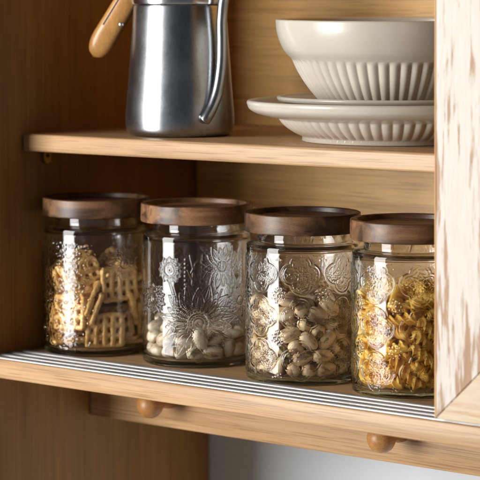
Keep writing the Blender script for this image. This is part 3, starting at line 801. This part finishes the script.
 (0.00774,0.03961,0.0584,0.945,-0.155,-0.258,-0.129),
 (-0.03711,-0.01674,0.06851,0.55,0.228,0.755,0.275),
 (0.00438,-0.02031,0.06639,0.687,0.355,-0.24,-0.587),
 (0.01076,0.01922,0.05725,0.034,0.115,0.187,-0.975),
 (-0.03697,0.0148,0.06025,0.717,-0.413,-0.268,0.494),
 (-0.01901,0.00386,0.06534,0.295,-0.723,-0.539,0.315),
 (0.00404,-0.02891,0.07495,0.176,-0.2,0.962,-0.054),
 (0.01164,0.01588,0.06724,0.232,-0.957,-0.114,-0.131),
 (0.01106,0.02658,0.06552,0.785,0.609,-0.026,0.111),
 (0.02917,-0.01815,0.07071,0.592,-0.383,0.54,-0.46),
 (-0.03102,-0.00682,0.06277,0.812,0.036,0.308,-0.495),
 (0.03709,0.0153,0.06298,0.334,-0.466,-0.812,0.109),
 (-0.02832,0.00905,0.06001,0.515,0.36,-0.115,-0.77),
 (0.03789,0.00144,0.07786,0.059,0.644,-0.692,0.32),
 (-0.00542,-0.00978,0.07391,0.553,-0.044,0.198,0.808),
 (0.00971,0.00672,0.07265,0.007,-0.058,-0.732,0.678),
 (0.00927,0.02852,0.07448,0.667,0.121,-0.263,-0.686),
 (-0.00947,0.03373,0.07054,0.091,0.4,-0.671,-0.617),
 (-0.03114,-0.01101,0.07561,0.139,-0.253,-0.434,0.854),
 (-0.00204,0.02717,0.07582,0.844,0.152,-0.243,0.453),
 (0.02153,-0.01421,0.07919,0.379,0.385,0.738,0.405),
 (-0.0259,0.0303,0.07298,0.361,0.021,0.28,-0.889),
 (0.02539,0.02785,0.07798,0.056,-0.442,-0.895,0.004),
 (-0.02729,0.01248,0.07254,0.364,0.929,-0.023,0.06),
 (0.00514,0.00883,0.08227,0.011,-0.987,0.149,-0.055),
 (-0.01555,-0.00117,0.07928,0.586,0.784,-0.104,0.179),
 (-0.01364,-0.02721,0.07876,0.291,-0.544,0.78,-0.098),
 (0.01225,-0.03787,0.07585,0.843,0.509,0.011,0.173),
 (0.00826,0.02244,0.08514,0.957,-0.29,-0.008,0.003),
 (-0.02988,0.00577,0.0807,0.148,-0.019,0.863,-0.483),
 (0.00693,-0.01344,0.08178,0.017,0.742,-0.589,0.319),
 (-0.02582,0.02102,0.07887,0.108,0.983,0.128,-0.069)],
'j1': [(0.0105,-0.0372,0.0235,0.697,0.711,0.064,0.063),
 (0.0235,-0.024,0.0665,0.685,0.693,0.14,0.175),
 (0.01579,0.02373,0.0098,0.253,0,0,0.967),
 (-0.01739,0.02205,0.0098,0.3,0,0,-0.954),
 (0.02426,-0.00557,0.0098,0.172,0,0,-0.985),
 (-0.02727,-0.00786,0.0098,0.801,0,0,-0.598),
 (-0.02439,0.00239,0.01343,0.089,0.972,0.209,0.051),
 (0.01101,0.02106,0.01509,0.978,0.005,-0.006,0.206),
 (-0.00757,-0.02551,0.01243,0.104,0.985,0.14,0.009),
 (-0.01048,0.02669,0.01994,0.115,0.969,0.216,-0.022),
 (0.02616,-0.00825,0.0151,0.138,0.039,-0.003,0.99),
 (0.02348,0.01896,0.02269,0.163,0.885,-0.346,-0.265),
 (-0.02198,0.00886,0.01579,0.031,0.979,0.197,0.045),
 (0.04059,0.00202,0.03078,0.505,0.471,0.524,0.499),
 (0.01677,-0.01512,0.02835,0.889,0.453,-0.058,0.038),
 (-0.02443,0.00229,0.02002,0.021,0.837,-0.541,0.077),
 (6e-05,0.03744,0.02567,0.666,0.74,0.071,0.057),
 (-0.00259,0.02593,0.02522,0.003,0.792,-0.611,-0.015),
 (0.03716,0.01617,0.03419,0.593,0.585,-0.416,-0.366),
 (0.02051,0.01669,0.03499,0.762,0.213,-0.189,-0.581),
 (-0.00221,-0.02755,0.04321,0.701,0.444,-0.345,-0.438),
 (-0.02902,0.00158,0.02917,0.351,0.386,0.841,0.143),
 (-0.00244,0.02547,0.03691,0.051,0.627,0.776,-0.052),
 (-0.00649,-0.02564,0.0509,0.525,-0.251,0.813,-0.005),
 (0.00481,0.02666,0.04322,0.003,-0.999,0.032,-0.011),
 (0.03301,-0.0083,0.04643,0.411,0.461,0.417,0.667),
 (-0.02121,-0.01634,0.03894,0.642,0.638,0.208,0.371),
 (-0.02241,-0.03235,0.04062,0.714,0.628,-0.232,-0.206),
 (0.02404,0.0148,0.0498,0.873,0.074,-0.058,-0.479),
 (-0.02924,0.00223,0.03593,0.871,-0.191,-0.333,0.306),
 (0.02394,0.011,0.05603,0.127,-0.262,0.956,-0.04),
 (0.01247,0.0206,0.05547,0.213,0.512,0.831,0.042),
 (-0.03488,-0.00323,0.03824,0.275,0.783,0.291,0.476),
 (-0.03421,0.0204,0.03467,0.641,0.438,0.63,0.02),
 (0.02549,0.00113,0.06552,0.142,0.503,0.846,0.105),
 (-0.0012,0.02408,0.05566,0.397,0.258,-0.228,-0.851),
 (-0.01965,0.02105,0.05493,0.774,0.215,-0.39,-0.45),
 (-0.01537,0.03149,0.06212,0.567,-0.081,-0.577,-0.583),
 (-0.02696,-0.0021,0.05498,0.888,0.343,-0.217,-0.216),
 (0.01675,-0.00424,0.0758,0.238,-0.623,0.682,-0.301),
 (-0.0235,-0.0097,0.07191,0.134,0.449,-0.538,-0.701),
 (-0.01963,-0.00456,0.07016,0.866,0.385,-0.107,-0.3),
 (-0.02512,0.00282,0.08552,0.117,0.356,0.888,0.265),
 (-0.00996,-0.02944,0.07323,0.044,0.278,-0.779,-0.561),
 (-0.01381,-0.02058,0.07729,0.793,0.436,0.372,-0.207),
 (0.00968,0.02835,0.07524,0.447,0.121,0.715,0.524),
 (-0.03281,0.02099,0.06607,0.638,-0.001,-0.623,-0.452)]}
def pistachio_mesh(name, gap, seed, m):
    rng = random.Random(seed); bm = bmesh.new(); nu, nv = 22, 32; a, b2, c = .0098, .0067, .0065
    grid = []
    for i in range(nu + 1):
        t = PI * i / nu; row = []
        for j in range(nv + 1):
            v = 2 * PI * j / nv
            # open seam along v = 0, widening towards the +x tip
            opn = gap * max(0, (math.cos(t) + .45) / 1.45) ** .8
            vv = opn + (2 * PI - 2 * opn) * j / nv
            x = a * math.cos(t); r = math.sin(t) ** .82 * (1 - .13 * math.cos(t))
            q = 1 + .02 * math.sin(3 * v + seed) + .015 * math.sin(5 * t + 2 * v)
            row.append(bm.verts.new((x, b2 * r * math.sin(vv) * q, c * r * math.cos(vv) * q)))
        grid.append(row)
    for i in range(nu):
        for j in range(nv): bm.faces.new((grid[i][j], grid[i + 1][j], grid[i + 1][j + 1], grid[i][j + 1]))
    bmesh.ops.remove_doubles(bm, verts=bm.verts[:], dist=1e-5)
    bmesh.ops.recalc_face_normals(bm, faces=bm.faces[:])
    bmesh.ops.solidify(bm, geom=bm.faces[:], thickness=.0007)
    me = bpy.data.meshes.new(name); bm.to_mesh(me); bm.free(); me.materials.append(m); me.polygons.foreach_set('use_smooth', [True] * len(me.polygons))
    return me
def kernel_mesh():
    bm = bmesh.new(); bmesh.ops.create_uvsphere(bm, u_segments=20, v_segments=12, radius=1)
    for v in bm.verts: v.co = Vector((v.co.x * .0083, v.co.y * .0053, v.co.z * .0053 + .0006))
    me = bpy.data.meshes.new('kernel'); bm.to_mesh(me); bm.free(); me.materials.append(M['kernel']); me.polygons.foreach_set('use_smooth', [True] * len(me.polygons))
    return me
KERN = kernel_mesh()
def put(name, me, jar, rec, label, cat, group, child=None, scale=1.0):
    p, _, _ = JARS[jar]
    o = bpy.data.objects.new(name, me); COL.objects.link(o); tag(o, label, cat, group)
    R = Matrix.Rotation(TH, 4, 'Z')
    W = Matrix.Translation(Vector((p.x, p.y, Z_LOW + .0004))) @ R @ Matrix.Translation(Vector(rec[:3])) @ Quaternion(rec[3:7]).to_matrix().to_4x4() @ Matrix.Scale(scale, 4)
    o.matrix_world = W
    if child:
        c = bpy.data.objects.new(child.name, child); COL.objects.link(c); c.parent = o
    return o
rng = random.Random(12)
sh = [pistachio_mesh('pistachio_nut', g_, i, M['shell']) for i, g_ in enumerate((.62, .16, .85, .40))]
for rec in PACK['j3']:
    k = rng.randrange(4)
    put('pistachio_nut', sh[k], 2, rec, 'beige pistachio nut filling the quatrefoil jar beside the pasta', 'pistachio', 'pistachios in the full jar', KERN if k != 1 else None, rng.uniform(.86, 1.07))
sp = [pistachio_mesh('pistachio_nut', g_, i + 7, M['shell_pale']) for i, g_ in enumerate((.20, .50))]
for rec in PACK['j2']:
    k = 0 if rng.random() < .6 else 1
    put('pistachio_nut', sp[k], 1, rec, 'whitish pistachio nut lying at the bottom of the sunflower jar', 'pistachio', 'pistachios in the half empty jar', KERN if k else None, rng.uniform(.93, 1.08))
def fusilli_mesh(seed):
    bm = bmesh.new(); L, turns, R, n = .0350, 1.55, .0062, 72
    th = .00125; rows = []
    for i in range(n + 1):
        t = i / n; x = (t - .5) * L; tw = turns * 2 * PI * t + seed
        ring = []
        for b3 in range(3):
            a = tw + b3 * 2 * PI / 3
            for da, rr in ((-1.02, .0017), (-th / R * 2.0, R * .62), (-th / R * .9, R), (th / R * .9, R), (th / R * 2.0, R * .62)):
                wob = 1 + .05 * math.sin(9 * t + b3 + seed)
                ring.append(bm.verts.new((x, rr * wob * math.cos(a + da), rr * wob * math.sin(a + da))))
        rows.append(ring)
    m_ = len(rows[0])
    for a, b2 in zip(rows, rows[1:]):
        for j in range(m_): bm.faces.new((a[j], a[(j + 1) % m_], b2[(j + 1) % m_], b2[j]))
    bm.faces.new(rows[0][::-1]); bm.faces.new(rows[-1])
    bmesh.ops.recalc_face_normals(bm, faces=bm.faces[:])
    me = bpy.data.meshes.new('spiral_pasta'); bm.to_mesh(me); bm.free(); me.materials.append(M['pasta']); me.polygons.foreach_set('use_smooth', [True] * len(me.polygons))
    return me
fu = [fusilli_mesh(0), fusilli_mesh(1.3), fusilli_mesh(2.4)]
for rec in PACK['j4']:
    put('spiral_pasta', rng.choice(fu), 3, (rec[0] * .98, rec[1] * .98, rec[2] * 1.05 + .001, *rec[3:]), 'dry yellow spiral pasta piece inside the jar half hidden by the door', 'pasta', 'spiral pasta in the jar', None, rng.uniform(.90, .97))
def cracker_mesh(seed):
    rg = random.Random(seed); bm = bmesh.new(); w, h_, r = .0182, .0166, .0027
    wob = lambda: rg.uniform(-.0006, .0006)
    for i in range(5):
        x = -w + .0022 + i * (2 * w - .0044) / 4; tube(bm, smooth_path([(x + wob(), -h_ + .0012, wob()), (x + wob(), -h_ * .4, .0004), (x + wob(), h_ * .4, .0004 + wob()), (x + wob(), h_ - .0012, wob())], 5), r, 10)
    for j in range(4):
        y = -h_ + .0022 + j * (2 * h_ - .0044) / 3; tube(bm, smooth_path([(-w + .0012, y + wob(), wob()), (-w * .4, y + wob(), -.0004), (w * .4, y + wob(), -.0004), (w - .0012, y + wob(), wob())], 5), r, 10)
    me = bpy.data.meshes.new('lattice_cracker'); bm.to_mesh(me); bm.free()
    o = bpy.data.objects.new('tmp', me); COL.objects.link(o)
    md = o.modifiers.new('r', 'REMESH'); md.mode = 'VOXEL'; md.voxel_size = .00055
    s2 = o.modifiers.new('s', 'SMOOTH'); s2.factor = .5; s2.iterations = 5
    dg = bpy.context.evaluated_depsgraph_get(); me2 = bpy.data.meshes.new_from_object(o.evaluated_get(dg)); me2.name = 'lattice_cracker'
    bpy.data.objects.remove(o); me2.materials.clear(); me2.materials.append(M['dough']); me2.polygons.foreach_set('use_smooth', [True] * len(me2.polygons))
    return me2
cr = [cracker_mesh(1), cracker_mesh(2), cracker_mesh(3)]
for rec in PACK['j1']:
    put('lattice_cracker', rng.choice(cr), 0, rec, 'golden lattice cracker with square holes in the hammered glass jar', 'cracker', 'lattice crackers in the jar', None, rng.uniform(.97, 1.05))

# ------------------------------------------------------------------ kettle
kp = on_plane(180, 135, H_UP); K = kp.dot(FW) / FPX            # metres per pixel there
ket = empty('gooseneck_kettle', (kp.x, kp.y, Z_UP + .0003), TH, 'brushed steel pour over kettle with thin spout and wooden handle on the upper shelf', 'kettle')
prof = round_profile([(0, .0012), (.044, .0012), (.0465, 0, .002), (.0513, .0035, .004), (.0524, .0130, .006), (.0517, .024), (.0497, .048), (.0478, .075), (.0458, .102), (.0446, .1215), (.0440, .1245, .001), (0, .1246)], 6)
finish('body', lathe(prof, 128), M['steel'], ket, angle=50)
prof = round_profile([(.0436, .1247), (.0462, .1249, .0008), (.0466, .1275), (.0466, .1420, .002), (.0450, .1440, .001), (0, .1442)], 5)
finish('rim_collar', lathe(prof, 128), M['steel_bright'], ket, angle=50)
prof = round_profile([(0, .1443), (.0440, .1443), (.0440, .1465, .001), (.030, .1560, .01), (.010, .1605, .006), (.0060, .1620), (.0055, .1680, .001), (.0100, .1730, .002), (.0100, .1800, .003), (0, .1820)], 5)
finish('lid', lathe(prof, 96), M['steel_bright'], ket, angle=50)
bm = bmesh.new()
sp_ = smooth_path([(.0232, -.0475, .0155), (.0262, -.0478, .0190), (.0320, -.0450, .0300), (.0370, -.0420, .0460), (.0400, -.0390, .0680), (.0405, -.0370, .0900), (.0405, -.0370, .1120), (.0440, -.0390, .1360), (.0560, -.0470, .1550), (.0720, -.057, .1600)], 10)
tube(bm, sp_, lambda t: .0058 * min(1, .6 + t * 8) if t < .05 else .0058 - .0010 * t, 20)
finish('spout', bm, M['steel'], ket, angle=60)
# wooden handle: long rounded grip hanging outward from the collar
hb = Vector((-.0850, .030, .0740)); ht = Vector((-.0370, .012, .1540)); ax = (ht - hb).normalized()
sd = Vector((0, 1, 0)); wd = ax.cross(sd).normalized(); sd = wd.cross(ax).normalized()
bm = bmesh.new(); rings = []; NR = 28
for i in range(NR + 1):
    t = i / NR; p = hb + (ht - hb) * t
    e = math.sqrt(max(0, 1 - (1 - min(1, t / .24)) ** 2)) if t < .24 else 1
    wx = (.0130 - .0024 * t) * max(e, .02); sy = (.0088 - .001 * t) * max(e, .02)
    rings.append([bm.verts.new(p + wd * wx * math.copysign(abs(math.cos(2 * PI * j / 28)) ** .8, math.cos(2 * PI * j / 28)) + sd * sy * math.copysign(abs(math.sin(2 * PI * j / 28)) ** .8, math.sin(2 * PI * j / 28))) for j in range(28)])
for a, b2 in zip(rings, rings[1:]):
    for j in range(28): bm.faces.new((a[j], a[(j + 1) % 28], b2[(j + 1) % 28], b2[j]))
bm.faces.new(rings[0][::-1]); bm.faces.new(rings[-1]); bmesh.ops.recalc_face_normals(bm, faces=bm.faces[:])
hd = finish('handle', bm, M['handle_wood'], ket, angle=50)
bm = bmesh.new()                                                # inlaid dark line along the outer side
def on_handle(t, u, out=.0004):                                 # a point on the grip's viewer side: t along, u across (-1..1)
    p = hb + (ht - hb) * t; wx, sy = .0130 - .0024 * t, .0088 - .001 * t
    return p + wd * wx * u - sd * (sy * (max(0, 1 - abs(u) ** 2.5)) ** .4 + out) * SG
SG = 1 if sd.y > 0 else -1
US = 1 if wd.x < 0 else -1
tube(bm, [on_handle(t, .62 * US, -.0003) for t in np.linspace(.36, .98, 14)], .0009, 8)
finish('groove', bm, M['groove'], hd)
for t, u in ((.46, -.62), (.72, -.70)):
    bm = bmesh.new(); bmesh.ops.create_uvsphere(bm, u_segments=16, v_segments=10, radius=.0026)
    for v in bm.verts: v.co.y *= .6
    bmesh.ops.translate(bm, verts=bm.verts[:], vec=on_handle(t, u * US, -.0003)); finish('rivet', bm, M['screw'], hd)
bm = bmesh.new(); tube(bm, smooth_path([ht - ax * .004, ht + ax * .006, (-.0300, .010, .1585), (-.018, .006, .156)], 6), .0045, 14)
finish('handle_bracket', bm, M['steel_bright'], ket)

# ------------------------------------------------------------------ bowl and plates
bp = on_plane(390, 141.0, H_UP); UZ = Z_UP + .0003
q = bp.dot(FW) / FPX
def flutes(n, r0, r1, z0, z1, amp):
    def fn(r, z, a, i):
        t = (z - z0) / (z1 - z0)
        if t <= 0 or t >= 1: return r, z
        w = min(1, t / .10) * min(1, (1 - t) / .05)
        x = (a * n / (2 * PI)) % 1
        d = abs(x - .5) * 2                                     # 0 at the crest, 1 in the groove
        return r - amp * w * d ** 1.8, z
    return fn
def dense(prof, step=.0012):
    out = [prof[0]]
    for a, b2 in zip(prof, prof[1:]):
        n = max(1, int(math.dist(a, b2) / step))
        for k in range(1, n + 1): out.append((a[0] + (b2[0] - a[0]) * k / n, a[1] + (b2[1] - a[1]) * k / n))
    return out
def spl(pts, sub=6): return [(v.x, v.y) for v in smooth_path([(r, z, 0) for r, z in pts], sub)]
def outer_inner(outer, th, floor, lip):
    """outer profile foot->rim, then a round lip and the inner side back to the axis"""
    inner = []
    for i, (r, z) in enumerate(outer):
        a = outer[max(0, i - 1)]; b2 = outer[min(len(outer) - 1, i + 1)]; d = Vector((b2[0] - a[0], b2[1] - a[1])).normalized()
        nrm = Vector((-d.y, d.x)); p = Vector((r, z)) + nrm * th
        if p.y > floor and p.x > .002: inner.append((p.x, p.y))
    r, z = outer[-1]; ri, zi = inner[-1]; c = Vector(((r + ri) / 2, (z + zi) / 2)); v = Vector((r, z)) - c
    arc = []
    for k in range(1, 6):
        a = PI * k / 6; arc.append((c.x + v.x * math.cos(a) - v.y * math.sin(a), c.y + v.x * math.sin(a) + v.y * math.cos(a)))
    return outer + arc + inner[::-1] + [(0, inner[0][1])]
# dinner plate
o_ = [(0, .0022), (.0745, .0022), (.0765, .0, ), (.0800, .0), (.0806, .0012), (.0800, .0040)] + spl([(.0800, .0042), (.0872, .0075), (.0945, .0122), (.0995, .0168), (.1020, .0208)], 6)[1:] + spl([(.1022, .0210), (.1110, .0226), (.1220, .0254), (.1285, .0292), (.1308, .0340)], 6)[1:]
bm = lathe(dense(outer_inner(o_, .0052, .0055, 0), .0016), 64 * 12, flutes(64, 0, 0, .0044, .0212, .0020))
t = finish('dinner_plate', bm, M['glaze'], None, angle=70); t.location = (bp.x, bp.y, UZ); t.rotation_euler = (0, 0, .2)
tag(t, 'wide cream plate with fluted underside, bottom of the crockery stack on the upper shelf', 'plate')
# shallow plate nested on it
z1 = .0100
o_ = [(0, z1 + .001), (.058, z1 + .001), (.060, z1), (.064, z1), (.066, z1 + .0015)] + spl([(.068, z1 + .0035), (.082, z1 + .015), (.0930, z1 + .0232), (.1010, z1 + .0262), (.1030, z1 + .0280)], 6)
bm = lathe(outer_inner(o_, .0036, z1 + .0045, 0), 160)
t = finish('side_plate', bm, M['glaze'], None, angle=70); t.location = (bp.x, bp.y, UZ); tag(t, 'smaller smooth cream plate between the fluted bowl and the wide plate', 'plate')
# deep bowl
z2 = .0150
o_ = [(0, z2 + .0022), (.0440, z2 + .0022), (.0460, z2), (.0500, z2), (.0510, z2 + .0025)] + spl([(.0530, z2 + .0060), (.0640, .0345), (.0750, .0478), (.0840, .0615), (.0900, .0740)], 8)[1:] + spl([(.0906, .0748), (.0968, .0815), (.1012, .0905), (.1038, .1000), (.1046, .1085)], 8)
bm = lathe(dense(outer_inner(o_, .0036, z2 + .006, 0), .0018), 56 * 12, flutes(56, 0, 0, z2 + .006, .0745, .0021))
t = finish('deep_bowl', bm, M['glaze'], None, angle=70); t.location = (bp.x, bp.y, UZ + .0008); t.rotation_mode = 'QUATERNION'; t.rotation_quaternion = Quaternion(RT, math.radians(1.0))
tag(t, 'deep cream bowl with fluted lower half and smooth rim, on top of the plates', 'bowl')

# ------------------------------------------------------------------ light, world, camera
w = bpy.data.worlds.new('World'); S.world = w; w.use_nodes = True; nt = w.node_tree; bg = nt.nodes['Background']
tc = N(nt, 'ShaderNodeTexCoord'); sx = N(nt, 'ShaderNodeSeparateXYZ'); nt.links.new(tc.outputs['Generated'], sx.inputs[0])
mr = N(nt, 'ShaderNodeMapRange'); mr.inputs['From Min'].default_value = -1; mr.inputs['From Max'].default_value = 1; nt.links.new(sx.outputs['Z'], mr.inputs[0])
r = ramp(nt, [(.0, (.95, .88, .78)), (.40, (.34, .335, .325)), (.5, (.085, .14, .20)), (.62, (.055, .085, .115)), (1, (.10, .10, .10))]); nt.links.new(mr.outputs[0], r.inputs[0])
nt.links.new(r.outputs[0], bg.inputs['Color']); bg.inputs['Strength'].default_value = .38
def area(name, target, az, el, dist, sx_, sy_, power, col):
    """az: degrees from straight ahead of the cabinet (-Y) towards -X"""
    a, e = math.radians(az), math.radians(el)
    d = Vector((-math.sin(a) * math.cos(e), -math.cos(a) * math.cos(e), math.sin(e)))
    L = bpy.data.lights.new(name, 'AREA'); L.shape = 'RECTANGLE'; L.size, L.size_y = sx_, sy_; L.energy = power; L.color = col
    o = bpy.data.objects.new(name, L); COL.objects.link(o); o.location = Vector(target) + d * dist
    o.rotation_euler = (-d).to_track_quat('-Z', 'Y').to_euler(); return o
area('window_light', (-1.0, 1.5, 1.42), 28, 5, 2.6, 1.15, 2.0, 115, (1.0, .985, .96))

cd = bpy.data.cameras.new('Camera'); cam = bpy.data.objects.new('Camera', cd); COL.objects.link(cam)
cam.location = (0, 0, CAMZ); cam.rotation_euler = (PI / 2, 0, TH)
cd.sensor_width = 36; cd.lens = FPX / 480 * 36; cd.shift_y = -(240 - HOR) / 480; cd.clip_start = .05; cd.clip_end = 50
cd.dof.use_dof = True; cd.dof.focus_distance = 1.76; cd.dof.aperture_fstop = 9
S.camera = cam
S.view_settings.view_transform = 'Standard'; S.view_settings.look = 'None'; S.view_settings.exposure = 0; S.view_settings.gamma = 1
S.render.engine = 'CYCLES'
cy = S.cycles
cy.use_denoising = True
try: cy.denoiser = 'OPENIMAGEDENOISE'
except Exception: pass
cy.max_bounces = 24; cy.transmission_bounces = 20; cy.glossy_bounces = 8; cy.diffuse_bounces = 5; cy.transparent_max_bounces = 16
cy.caustics_refractive = True; cy.caustics_reflective = False; cy.sample_clamp_indirect = 25; cy.blur_glossy = .3
